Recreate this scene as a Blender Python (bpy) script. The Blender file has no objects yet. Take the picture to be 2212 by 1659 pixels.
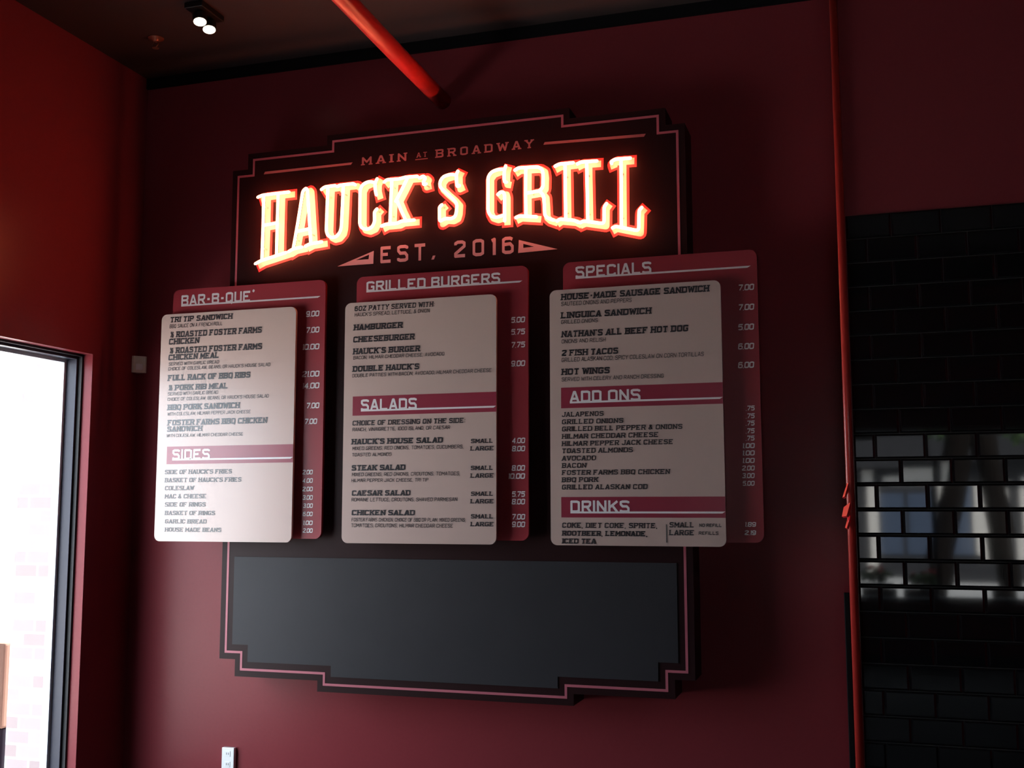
import bpy, bmesh, math, random
from mathutils import Vector, Matrix

C = bpy.context.scene.collection
SC = bpy.context.scene
random.seed(7)

# ------------------------------------------------------------------ camera, sky, exposure
EYE = Vector((1.9857, -5.0902, 1.6808))
cam_data = bpy.data.cameras.new('camera')
cam_data.sensor_width = 36.0
cam_data.lens = 36.0 * 2362.98 / 2212.0
cam_data.clip_start = 0.05
cam = bpy.data.objects.new('camera', cam_data)
RT = Vector((0.95288392, 0.30333352, -0.00100714))
UP = Vector((0.03462005, -0.10545477, 0.99382128))
FW = Vector((-0.3013531, 0.94703119, 0.11098758))
cam.matrix_world = Matrix(((RT.x, UP.x, -FW.x, EYE.x), (RT.y, UP.y, -FW.y, EYE.y), (RT.z, UP.z, -FW.z, EYE.z), (0, 0, 0, 1)))
C.objects.link(cam)
SC.camera = cam

SC.view_settings.view_transform = 'Standard'
SC.view_settings.look = 'None'
SC.view_settings.gamma = 1.0
SC.view_settings.use_curve_mapping = False
SC.view_settings.exposure = 0.0

SKY = 9.5
NEON_RGB = (1.0, 0.25, 0.115)
NEON_POWER = 21.0
w = bpy.data.worlds.new('overcast_sky'); SC.world = w
w.use_nodes = True
nt = w.node_tree
bg = nt.nodes['Background']
bg.inputs['Color'].default_value = (0.78, 0.88, 1.0, 1)
bg.inputs['Strength'].default_value = SKY

def portal(name, loc, rot, sx, sy):                 # guides sky light through a window, gives off none itself
    l = bpy.data.lights.new(name, 'AREA'); l.shape = 'RECTANGLE'; l.size = sx; l.size_y = sy
    l.cycles.is_portal = True
    o = bpy.data.objects.new(name, l); o.location = loc; o.rotation_euler = rot; C.objects.link(o)
    return o
portal('sky_portal', (-2.20, -1.1, 1.30), (0, -math.pi / 2, 0), 2.4, 1.9)
portal('sky_portal', (2.75, -8.80, 1.45), (math.pi / 2, 0, 0), 2.4, 2.2)
sun_data = bpy.data.lights.new('sun', 'SUN'); sun_data.energy = 75.0; sun_data.angle = 0.01; sun_data.color = (1.0, 0.96, 0.92)
sun = bpy.data.objects.new('sun', sun_data); C.objects.link(sun)
sun.rotation_euler = Vector((-0.5, -0.6, -1.2)).to_track_quat('-Z', 'Y').to_euler()

SC.cycles.use_denoising = True
SC.cycles.max_bounces = 8
SC.cycles.diffuse_bounces = 5
SC.cycles.glossy_bounces = 4
SC.cycles.transparent_max_bounces = 12
SC.cycles.sample_clamp_indirect = 6.0
SC.cycles.caustics_reflective = False
SC.cycles.caustics_refractive = False

# ------------------------------------------------------------------ materials
def mat(name, rgb, rough=0.5, spec=0.5, metal=0.0, emit=None, power=0.0, noise=0.0, scale=30.0, bump=0.0):
    m = bpy.data.materials.new(name); m.use_nodes = True
    n = m.node_tree; b = n.nodes['Principled BSDF']
    b.inputs['Base Color'].default_value = (*rgb, 1)
    b.inputs['Roughness'].default_value = rough
    b.inputs['Specular IOR Level'].default_value = spec
    b.inputs['Metallic'].default_value = metal
    if emit:
        b.inputs['Emission Color'].default_value = (*emit, 1)
        b.inputs['Emission Strength'].default_value = power
    if noise or bump:
        tc = n.nodes.new('ShaderNodeTexCoord')
        nz = n.nodes.new('ShaderNodeTexNoise'); nz.inputs['Scale'].default_value = scale
        nz.inputs['Detail'].default_value = 4
        n.links.new(tc.outputs['Object'], nz.inputs['Vector'])
        if noise:
            mr = n.nodes.new('ShaderNodeMapRange')
            mr.inputs['To Min'].default_value = 1 - noise; mr.inputs['To Max'].default_value = 1 + noise
            n.links.new(nz.outputs['Fac'], mr.inputs['Value'])
            mx = n.nodes.new('ShaderNodeVectorMath'); mx.operation = 'SCALE'
            mx.inputs[0].default_value = rgb
            n.links.new(mr.outputs['Result'], mx.inputs['Scale'])
            n.links.new(mx.outputs['Vector'], b.inputs['Base Color'])
        if bump:
            bp_ = n.nodes.new('ShaderNodeBump'); bp_.inputs['Strength'].default_value = bump
            bp_.inputs['Distance'].default_value = 0.01
            n.links.new(nz.outputs['Fac'], bp_.inputs['Height'])
            n.links.new(bp_.outputs['Normal'], b.inputs['Normal'])
    return m

M = {}
M['wall'] = mat('red_wall_paint', (0.195, 0.029, 0.037), 0.28, 0.15, noise=0.06, scale=60, bump=0.03)
M['ceiling'] = mat('dark_ceiling_paint', (0.045, 0.030, 0.028), 0.7, 0.3, noise=0.1, scale=8)
M['floor'] = mat('stained_concrete', (0.025, 0.022, 0.02), 0.7, 0.05, noise=0.25, scale=3)
M['black_trim'] = mat('black_trim_paint', (0.006, 0.006, 0.007), 0.6, 0.1)
M['sign_black'] = mat('sign_black', (0.018, 0.005, 0.006), 0.42, 0.14)
M['chalk'] = mat('chalkboard', (0.030, 0.029, 0.034), 0.44, 0.18, noise=0.12, scale=5)
M['line'] = mat('sign_line_red', (0.42, 0.10, 0.14), 0.45)
M['sign_text'] = mat('sign_lettering_rose', (0.52, 0.23, 0.24), 0.5)
M['sign_text_dim'] = mat('sign_lettering_red', (0.34, 0.10, 0.11), 0.5)
M['letter_face'] = mat('letter_face_cream', (0.85, 0.80, 0.62), 0.5)
M['letter_halo'] = mat('letter_halo_red', (0.75, 0.05, 0.06), 0.5)  # neon bloom around the letters, put into the colour
M['neon'] = mat('neon_tube_glow', (1, 0.6, 0.4), 0.2, emit=NEON_RGB, power=NEON_POWER)
M['glass_rod'] = mat('tube_support_glass', (0.8, 0.75, 0.7), 0.15)
M['board_red'] = mat('menu_panel_red', (0.28, 0.024, 0.036), 0.36, 0.5)
M['board_cream'] = mat('menu_panel_cream', (0.55, 0.40, 0.36), 0.30, 0.8)
M['band'] = mat('menu_band_red', (0.26, 0.024, 0.050), 0.30, 0.8)
M['ink'] = mat('menu_ink', (0.022, 0.020, 0.024), 0.30, 0.8)
M['ink_soft'] = mat('menu_ink_grey', (0.10, 0.09, 0.09), 0.5)
M['white_print'] = mat('menu_white_print', (0.95, 0.90, 0.90), 0.40)
M['pipe'] = mat('pipe_red_enamel', (0.58, 0.035, 0.035), 0.28, 0.5)
M['strip'] = mat('corner_strip_red', (0.42, 0.030, 0.024), 0.3, 0.5)
M['tile'] = mat('black_glazed_tile', (0.006, 0.006, 0.007), 0.035, 0.5)
M['grout'] = mat('dark_grout', (0.022, 0.021, 0.022), 0.8)
M['frame'] = mat('bronze_window_frame', (0.035, 0.035, 0.052), 0.4, 0.25)
M['frame_dark'] = mat('black_gasket', (0.006, 0.006, 0.008), 0.6)
M['bead'] = mat('glazing_bead_grey', (0.70, 0.76, 0.80), 0.35)
M['plastic'] = mat('ivory_plastic', (0.72, 0.68, 0.58), 0.4)
M['white_plastic'] = mat('white_plastic', (0.90, 0.90, 0.90), 0.25, 0.6)
M['slot'] = mat('dark_slot', (0.02, 0.02, 0.02), 0.6)
M['lamp_black'] = mat('lamp_housing_black', (0.01, 0.01, 0.01), 0.4)
M['lens'] = mat('spotlight_lens', (1, 0.95, 0.85), 0.3, emit=(1.0, 0.84, 0.62), power=5.0)
M['brass'] = mat('sprinkler_brass', (0.45, 0.22, 0.14), 0.35, metal=0.8)
M['pave'] = mat('pavement', (0.42, 0.40, 0.38), 0.8, noise=0.2, scale=2)
M['asphalt'] = mat('asphalt', (0.24, 0.24, 0.24), 0.9, 0.2, noise=0.2, scale=6)
M['facade'] = mat('pale_facade', (0.55, 0.52, 0.48), 0.8, noise=0.05, scale=4)
M['facade_dark'] = mat('grey_facade', (0.030, 0.030, 0.033), 0.8, 0.1)
M['facade_glass'] = mat('facade_glass', (0.06, 0.08, 0.12), 0.1)
M['brown'] = mat('brown_facade', (0.075, 0.040, 0.030), 0.9, 0.1)
M['dark_base'] = mat('dark_building_base', (0.003, 0.002, 0.004), 0.9, 0.05)
M['bark'] = mat('bark', (0.010, 0.008, 0.007), 0.95, 0.03)
M['leaf'] = mat('leaf_green', (0.06, 0.12, 0.025), 0.6)
M['petal'] = mat('red_petal', (0.55, 0.02, 0.04), 0.5)
M['facets'] = mat('shiny_red_facets', (0.9, 0.03, 0.05), 0.18, 0.9)

def brick_mat():
    m = bpy.data.materials.new('pale_brick'); m.use_nodes = True
    n = m.node_tree; b = n.nodes['Principled BSDF']; b.inputs['Roughness'].default_value = 0.85
    tc = n.nodes.new('ShaderNodeTexCoord')
    mp = n.nodes.new('ShaderNodeMapping'); mp.inputs['Rotation'].default_value = (math.pi / 2, 0, 0)
    br = n.nodes.new('ShaderNodeTexBrick')
    br.inputs['Color1'].default_value = (0.31, 0.235, 0.23, 1)
    br.inputs['Color2'].default_value = (0.37, 0.31, 0.31, 1)
    br.inputs['Mortar'].default_value = (0.52, 0.50, 0.50, 1)
    br.inputs['Scale'].default_value = 1.0
    br.inputs['Brick Width'].default_value = 0.15
    br.inputs['Row Height'].default_value = 0.073
    br.inputs['Mortar Size'].default_value = 0.007
    n.links.new(tc.outputs['Object'], mp.inputs['Vector'])
    n.links.new(mp.outputs['Vector'], br.inputs['Vector'])
    n.links.new(br.outputs['Color'], b.inputs['Base Color'])
    return m
M['brick'] = brick_mat()

def glass_mat():
    m = bpy.data.materials.new('window_glass'); m.use_nodes = True
    n = m.node_tree; n.nodes.clear()
    out = n.nodes.new('ShaderNodeOutputMaterial')
    tr = n.nodes.new('ShaderNodeBsdfTransparent'); tr.inputs['Color'].default_value = (0.92, 0.95, 0.95, 1)
    gl = n.nodes.new('ShaderNodeBsdfGlossy'); gl.inputs['Roughness'].default_value = 0.02
    mx = n.nodes.new('ShaderNodeMixShader')
    fr = n.nodes.new('ShaderNodeFresnel'); fr.inputs['IOR'].default_value = 1.45
    n.links.new(fr.outputs['Fac'], mx.inputs['Fac'])
    n.links.new(tr.outputs[0], mx.inputs[1]); n.links.new(gl.outputs[0], mx.inputs[2])
    n.links.new(mx.outputs[0], out.inputs['Surface'])
    return m
M['glass'] = glass_mat()

# ------------------------------------------------------------------ mesh helpers
def new(): return bmesh.new()

def bx(bm, x0, x1, y0, y1, z0, z1, bev=0.0):
    vs = [bm.verts.new((x, y, z)) for x in (x0, x1) for y in (y0, y1) for z in (z0, z1)]
    fs = [(0, 1, 3, 2), (4, 6, 7, 5), (0, 4, 5, 1), (2, 3, 7, 6), (0, 2, 6, 4), (1, 5, 7, 3)]
    faces = [bm.faces.new([vs[i] for i in f]) for f in fs]
    if bev:
        es = list({e for f in faces for e in f.edges})
        bmesh.ops.bevel(bm, geom=es, offset=bev, segments=2, affect='EDGES', profile=0.5)

def tube(bm, pts, r, seg=10, cap=True, round_cap=True):
    pts = [Vector(p) for p in pts]
    n = len(pts)
    prev = None; rings = []
    def ring(c, t, rad):
        nonlocal prev
        if prev is None:
            a = Vector((0, 1, 0)) if abs(t.y) < 0.9 else Vector((1, 0, 0))
        else: a = prev
        u = (a - t * a.dot(t)).normalized(); v = t.cross(u)
        prev = u
        return [bm.verts.new(c + (u * math.cos(2 * math.pi * k / seg) + v * math.sin(2 * math.pi * k / seg)) * rad) for k in range(seg)]
    for i, p in enumerate(pts):
        t0 = (pts[i] - pts[i - 1]).normalized() if i else None
        t1 = (pts[i + 1] - pts[i]).normalized() if i < n - 1 else None
        t = (t0 + t1).normalized() if t0 and t1 else (t0 or t1)
        if i == 0 and round_cap: rings.append(ring(p - t * r * 0.75, t, r * 0.62))
        rings.append(ring(p, t, r))
        if i == n - 1 and round_cap: rings.append(ring(p + t * r * 0.75, t, r * 0.62))
    for a, b in zip(rings, rings[1:]):
        for k in range(seg):
            bm.faces.new((a[k], a[(k + 1) % seg], b[(k + 1) % seg], b[k])).smooth = True
    if cap:
        bm.faces.new(rings[0][::-1]); bm.faces.new(rings[-1])

def disc_stack(bm, c, axis, prof, seg=24):
    """surface of revolution: prof = [(radius, distance along axis)]"""
    c = Vector(c); t = Vector(axis).normalized()
    a = Vector((1, 0, 0)) if abs(t.x) < 0.9 else Vector((0, 1, 0))
    u = (a - t * a.dot(t)).normalized(); v = t.cross(u)
    rs = [[bm.verts.new(c + t * d + (u * math.cos(2 * math.pi * k / seg) + v * math.sin(2 * math.pi * k / seg)) * r) for k in range(seg)] for r, d in prof]
    for a_, b_ in zip(rs, rs[1:]):
        for k in range(seg): bm.faces.new((a_[k], a_[(k + 1) % seg], b_[(k + 1) % seg], b_[k]))
    bm.faces.new(rs[0][::-1]); bm.faces.new(rs[-1])

def prism(bm, poly, y0, y1):
    """poly in (x, z), extruded from y0 (front) to y1 (back)"""
    a = [bm.verts.new((x, y0, z)) for x, z in poly]
    b = [bm.verts.new((x, y1, z)) for x, z in poly]
    n = len(poly)
    f = [bm.faces.new(a), bm.faces.new(b[::-1])]
    for i in range(n): f.append(bm.faces.new((a[(i + 1) % n], a[i], b[i], b[(i + 1) % n])))
    bmesh.ops.recalc_face_normals(bm, faces=f)

LIFT = [0]
def flat(bm, poly, y):
    LIFT[0] = (LIFT[0] + 1) % 40                      # overlapping strokes of print lie a hair apart
    y = y - LIFT[0] * 0.00001
    f = bm.faces.new([bm.verts.new((x, y, z)) for x, z in poly])
    f.normal_update()
    if f.normal.y > 0: f.normal_flip()

def round_rect(x0, x1, z0, z1, r, n=7):
    out = []
    for cx, cz, a0 in ((x1 - r, z1 - r, 0), (x0 + r, z1 - r, 90), (x0 + r, z0 + r, 180), (x1 - r, z0 + r, 270)):
        for k in range(n + 1):
            a = math.radians(a0 + 90 * k / n)
            out.append((cx + r * math.cos(a), cz + r * math.sin(a)))
    return out

def link(name, bm, m, parent=None, origin=None, smooth=False):
    me = bpy.data.meshes.new(name)
    if origin is not None: bmesh.ops.translate(bm, vec=-Vector(origin), verts=bm.verts)
    bm.to_mesh(me); bm.free()
    if smooth:
        for p in me.polygons: p.use_smooth = True
    me.materials.append(M[m] if isinstance(m, str) else m)
    o = bpy.data.objects.new(name, me); C.objects.link(o)
    if parent is not None: o.parent = parent
    elif origin is not None: o.location = origin
    return o

def tag(o, label, cat, group=None):
    o['label'] = label; o['category'] = cat
    if group: o['group'] = group
    return o

def thing(name, label, cat, loc, group=None):
    o = bpy.data.objects.new(name, None); C.objects.link(o)
    o.location = loc; o.empty_display_size = 0.1
    return tag(o, label, cat, group)

def struct(name, bm, m, parent=None):
    o = link(name, bm, m, parent)
    if parent is None: o['kind'] = 'structure'
    return o

# ------------------------------------------------------------------ drawn lettering (strokes on a 4 x 6 grid)
G = {
 'A': [[(0, 0), (1.7, 6), (2.3, 6), (4, 0)], [(0.7, 2), (3.3, 2)]],
 'B': [[(0, 0), (0, 6), (3.1, 6), (4, 5.2), (4, 3.9), (3.2, 3.1), (0, 3.1)], [(3.2, 3.1), (4, 2.3), (4, 0.9), (3.1, 0), (0, 0)]],
 'C': [[(4, 4.3), (4, 5), (3, 6), (1, 6), (0, 5), (0, 1), (1, 0), (3, 0), (4, 1), (4, 1.7)]],
 'D': [[(0, 0), (0, 6), (3, 6), (4, 5), (4, 1), (3, 0), (0, 0)]],
 'E': [[(4, 6), (0, 6), (0, 0), (4, 0)], [(0, 3.1), (3, 3.1)]],
 'F': [[(4, 6), (0, 6), (0, 0)], [(0, 3.1), (3, 3.1)]],
 'G': [[(4, 4.4), (4, 5), (3, 6), (1, 6), (0, 5), (0, 1), (1, 0), (3, 0), (4, 1), (4, 2.8), (2.3, 2.8)]],
 'H': [[(0, 0), (0, 6)], [(4, 0), (4, 6)], [(0, 3.1), (4, 3.1)]],
 'I': [[(0, 0), (0, 6)]],
 'J': [[(3.4, 6), (3.4, 1), (2.5, 0), (1, 0), (0, 1), (0, 1.8)]],
 'K': [[(0, 0), (0, 6)], [(4, 6), (0.3, 2.7)], [(1.5, 3.6), (4, 0)]],
 'L': [[(0, 6), (0, 0), (3.8, 0)]],
 'M': [[(0, 0), (0, 6), (2.3, 2.2), (4.6, 6), (4.6, 0)]],
 'N': [[(0, 0), (0, 6), (4, 0), (4, 6)]],
 'O': [[(1, 0), (3, 0), (4, 1), (4, 5), (3, 6), (1, 6), (0, 5), (0, 1), (1, 0)]],
 'P': [[(0, 0), (0, 6), (3.1, 6), (4, 5.1), (4, 3.7), (3.1, 2.8), (0, 2.8)]],
 'Q': [[(1, 0), (3, 0), (4, 1), (4, 5), (3, 6), (1, 6), (0, 5), (0, 1), (1, 0)], [(2.6, 1.5), (4.1, -0.4)]],
 'R': [[(0, 0), (0, 6), (3.1, 6), (4, 5.1), (4, 3.8), (3.1, 2.9), (0, 2.9)], [(2.2, 2.9), (4, 0)]],
 'S': [[(4, 4.7), (4, 5.1), (3.1, 6), (0.9, 6), (0, 5.1), (0, 4), (0.9, 3.1), (3.1, 3.1), (4, 2.2), (4, 0.9), (3.1, 0), (0.9, 0), (0, 0.9), (0, 1.4)]],
 'T': [[(0, 6), (4, 6)], [(2, 6), (2, 0)]],
 'U': [[(0, 6), (0, 1), (1, 0), (3, 0), (4, 1), (4, 6)]],
 'V': [[(0, 6), (1.8, 0), (2.2, 0), (4, 6)]],
 'W': [[(0, 6), (1.2, 0), (2.7, 4.6), (4.2, 0), (5.4, 6)]],
 'X': [[(0, 0), (4, 6)], [(0, 6), (4, 0)]],
 'Y': [[(0, 6), (2, 3), (4, 6)], [(2, 3), (2, 0)]],
 'Z': [[(0, 6), (4, 6), (0, 0), (4, 0)]],
 '0': [[(1, 0), (3, 0), (4, 1), (4, 5), (3, 6), (1, 6), (0, 5), (0, 1), (1, 0)]],
 '1': [[(0, 5), (1, 6), (1, 0)]],
 '2': [[(0, 4.4), (0, 5), (1, 6), (3, 6), (4, 5), (4, 3.9), (0, 1.4), (0, 0), (4, 0)]],
 '3': [[(0, 5), (1, 6), (3, 6), (4, 5.1), (4, 4), (3, 3.1), (1.5, 3.1)], [(3, 3.1), (4, 2.2), (4, 0.9), (3, 0), (1, 0), (0, 1)]],
 '4': [[(3, 0), (3, 6), (0, 1.9), (4.2, 1.9)]],
 '5': [[(4, 6), (0.2, 6), (0, 3.4), (3, 3.6), (4, 2.7), (4, 1), (3, 0), (1, 0), (0, 1)]],
 '6': [[(4, 5), (3, 6), (1, 6), (0, 5), (0, 1), (1, 0), (3, 0), (4, 1), (4, 2.6), (3, 3.5), (0, 3.3)]],
 '7': [[(0, 6), (4, 6), (1.4, 0)]],
 '8': [[(1, 3.1), (0, 4), (0, 5.2), (0.9, 6), (3.1, 6), (4, 5.2), (4, 4), (3, 3.1), (1, 3.1), (0, 2.2), (0, 0.9), (1, 0), (3, 0), (4, 0.9), (4, 2.2), (3, 3.1)]],
 '9': [[(0, 1), (1, 0), (3, 0), (4, 1), (4, 5), (3, 6), (1, 6), (0, 5), (0, 3.5), (1, 2.6), (4, 2.7)]],
 '.': [[(0, 0), (0, 0.5)]],
 ',': [[(0.3, 0.5), (0, -0.8)]],
 ':': [[(0, 0.6), (0, 1.1)], [(0, 3.4), (0, 3.9)]],
 "'": [[(0.1, 6), (0, 4.5)]],
 '-': [[(0, 2.9), (1.8, 2.9)]],
 '*': [[(0.2, 5.2), (1.0, 6.4)], [(0.2, 6.3), (1.0, 5.3)], [(0, 5.8), (1.2, 5.8)]],
 '&': [[(4, 0), (0.8, 4.6), (0.8, 5.4), (1.5, 6), (2.4, 5.6), (2.3, 4.5), (0, 2), (0, 0.9), (0.9, 0), (2.2, 0), (3.8, 2.4)]],
 '%': [[(0, 5.4), (0.5, 6), (0.5, 3.4)], [(0.2, 0), (2.8, 6)], [(2.0, 2.2), (2.5, 2.7), (3.2, 2.7), (3.5, 2.1), (2.1, 0), (3.6, 0)]],
}
SERIF_LEFT = 'BDEFPRL'

def lettering(bm, text, x0, x1, z, h, y, weight=0.95, slab=False, gap=1.7, slant=0.0):
    """strokes of a line of capitals, fitted between x0 and x1 on baseline z"""
    u = h / 6.0
    segs = []; pen = 0.0
    for ch in text:
        if ch == ' ': pen += 2.6; continue
        g = G[ch]
        wdt = max(p[0] for s in g for p in s)
        segs.append((ch, pen, g)); pen += wdt + gap
    total = pen - gap
    sx = (x1 - x0) / (total + weight)
    hw = weight / 2
    def P(px, pz): return (x0 + (px + hw) * sx + slant * pz * u, z + pz * u)
    def stroke(a, b, e0, e1, wd=weight):
        dx, dz = b[0] - a[0], b[1] - a[1]
        L = math.hypot(dx, dz) or 1e-6
        dx, dz = dx / L, dz / L
        a = (a[0] - dx * e0, a[1] - dz * e0); b = (b[0] + dx * e1, b[1] + dz * e1)
        nx, nz = -dz * wd / 2, dx * wd / 2
        flat(bm, [P(a[0] + nx, a[1] + nz), P(a[0] - nx, a[1] - nz), P(b[0] - nx, b[1] - nz), P(b[0] + nx, b[1] + nz)], y)
    def clampz(p): return (p[0], min(max(p[1], hw), 6 - hw)) if 0 <= p[1] <= 6 else p
    for ch, off, g in segs:
        for s in g:
            q = [(px + off, pz) for px, pz in s]
            q = [clampz(p) for p in q] if ch not in ".,'*:" else q
            closed = s[0] == s[-1] and len(s) > 2
            for i in range(len(q) - 1):
                e0 = 0 if (i or closed) else (0.0 if q[0][1] not in (hw, 6 - hw) else (hw if abs(q[1][0] - q[0][0]) < 1e-6 else hw * 0.6))
                e1 = 0 if (i < len(q) - 2 or closed) else (0.0 if q[-1][1] not in (hw, 6 - hw) else (hw if abs(q[-1][0] - q[-2][0]) < 1e-6 else hw * 0.6))
                stroke(q[i], q[i + 1], e0, e1)
            for p in (q if closed else q[1:-1]):
                flat(bm, [P(p[0] + hw * math.cos(math.radians(a)) * 1.06, p[1] + hw * math.sin(math.radians(a)) * 1.06) for a in range(22, 382, 45)], y)
        if slab and ch.isalpha():
            done = set()
            for s in g:
                for i, j in ((0, 1), (-1, -2)):
                    p, q_ = s[i], s[j]
                    if p[1] in (0, 6) and abs(p[1] - q_[1]) > 0.8 * abs(p[0] - q_[0]) and p not in done and s[0] != s[-1]:
                        done.add(p); zc = hw * 0.7 if p[1] == 0 else 6 - hw * 0.7
                        stroke((p[0] + off - weight, zc), (p[0] + off + weight, zc), 0, 0, weight * 0.7)
            if ch in SERIF_LEFT:
                for pz in (0, 6):
                    zc = hw * 0.7 if pz == 0 else 6 - hw * 0.7
                    stroke((off - weight, zc), (off + 0.4, zc), 0, 0, weight * 0.7)

def lettering_part(name, rows, y, m, parent, origin, **k):
    bm = new()
    for t, x0, z, x1, h in rows: lettering(bm, t, x0, x1, z, h, y, **k)
    return link(name, bm, m, parent, origin)

# ------------------------------------------------------------------ measured lettering
NEON = [
    ('H', [[(-1.047,3.329),(-1.021,3.338),(-0.95,3.34),(-0.86,3.341)],[(-1.012,3.337),(-1.011,3.173),(-1.013,2.983)],[(-0.925,3.338),(-0.926,3.18),(-0.926,3.001)],[(-1.009,3.172),(-0.926,3.179)],[(-1.052,2.966),(-1.023,2.979),(-0.944,2.997),(-0.87,3.014)]]),
    ('A', [[(-0.827,3.033),(-0.803,3.174),(-0.778,3.339),(-0.759,3.353),(-0.751,3.344),(-0.738,3.199),(-0.725,3.054)],[(-0.805,3.123),(-0.73,3.132)],[(-0.855,3.017),(-0.829,3.03),(-0.777,3.037)],[(-0.757,3.039),(-0.731,3.05),(-0.661,3.056)]]),
    ('U', [[(-0.669,3.337),(-0.649,3.35),(-0.588,3.351)],[(-0.577,3.345),(-0.561,3.351),(-0.483,3.352),(-0.473,3.345)],[(-0.631,3.349),(-0.634,3.214),(-0.636,3.112),(-0.626,3.086),(-0.603,3.073),(-0.577,3.077),(-0.555,3.1),(-0.549,3.127),(-0.545,3.234),(-0.542,3.346)]]),
    ('C', [[(-0.352,3.28),(-0.36,3.311),(-0.36,3.346),(-0.348,3.366)],[(-0.362,3.347),(-0.395,3.356),(-0.429,3.344),(-0.445,3.316),(-0.444,3.132),(-0.432,3.111),(-0.402,3.101),(-0.374,3.111),(-0.36,3.138),(-0.362,3.191),(-0.347,3.206)]]),
    ('K', [[(-0.309,3.344),(-0.295,3.355),(-0.22,3.353),(-0.195,3.359),(-0.124,3.357)],[(-0.266,3.353),(-0.27,3.258),(-0.274,3.121)],[(-0.177,3.357),(-0.209,3.297),(-0.243,3.236)],[(-0.237,3.243),(-0.213,3.187),(-0.185,3.131)],[(-0.321,3.112),(-0.302,3.12),(-0.232,3.121),(-0.212,3.13),(-0.139,3.13)]]),
    ("'", [[(-0.113,3.347),(-0.091,3.356),(-0.079,3.345),(-0.09,3.326),(-0.09,3.31),(-0.075,3.313)]]),
    ('S', [[(0.106,3.288),(0.093,3.283),(0.089,3.314),(0.089,3.349),(0.097,3.364)],[(0.088,3.344),(0.057,3.351),(0.019,3.343),(-0.0,3.32),(0.0,3.29),(0.031,3.259),(0.07,3.223),(0.093,3.196),(0.09,3.152),(0.083,3.129),(0.061,3.12),(0.027,3.125),(-0.001,3.109),(-0.002,3.186),(0.012,3.197)]]),
    ('G', [[(0.355,3.282),(0.345,3.284),(0.342,3.303),(0.344,3.346),(0.351,3.366)],[(0.341,3.35),(0.311,3.352),(0.276,3.342),(0.258,3.318),(0.258,3.143),(0.271,3.117),(0.299,3.106),(0.339,3.115)],[(0.309,3.223),(0.324,3.235),(0.34,3.233),(0.345,3.215),(0.345,3.143),(0.345,3.086)]]),
    ('R', [[(0.398,3.339),(0.415,3.349),(0.518,3.345),(0.541,3.33),(0.545,3.298),(0.543,3.241),(0.528,3.223),(0.457,3.217)],[(0.455,3.347),(0.454,3.218),(0.455,3.1)],[(0.528,3.22),(0.547,3.197),(0.55,3.149),(0.552,3.097),(0.568,3.081),(0.597,3.069)],[(0.403,3.097),(0.422,3.105),(0.51,3.093)]]),
    ('I', [[(0.605,3.339),(0.625,3.348),(0.698,3.348)],[(0.656,3.347),(0.657,3.19),(0.658,3.067)],[(0.613,3.063),(0.628,3.072),(0.701,3.06),(0.719,3.049)]]),
    ('L', [[(0.718,3.34),(0.737,3.348),(0.816,3.345)],[(0.765,3.346),(0.767,3.18),(0.768,3.048)],[(0.729,3.046),(0.748,3.053),(0.848,3.031),(0.85,3.115),(0.862,3.13)]]),
    ('L', [[(0.889,3.325),(0.886,3.334),(0.906,3.345),(0.981,3.343)],[(0.935,3.343),(0.934,3.165),(0.933,3.006)],[(0.889,3.007),(0.904,3.014),(1.016,2.983),(1.02,3.083),(1.033,3.096)]]),
]
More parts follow.
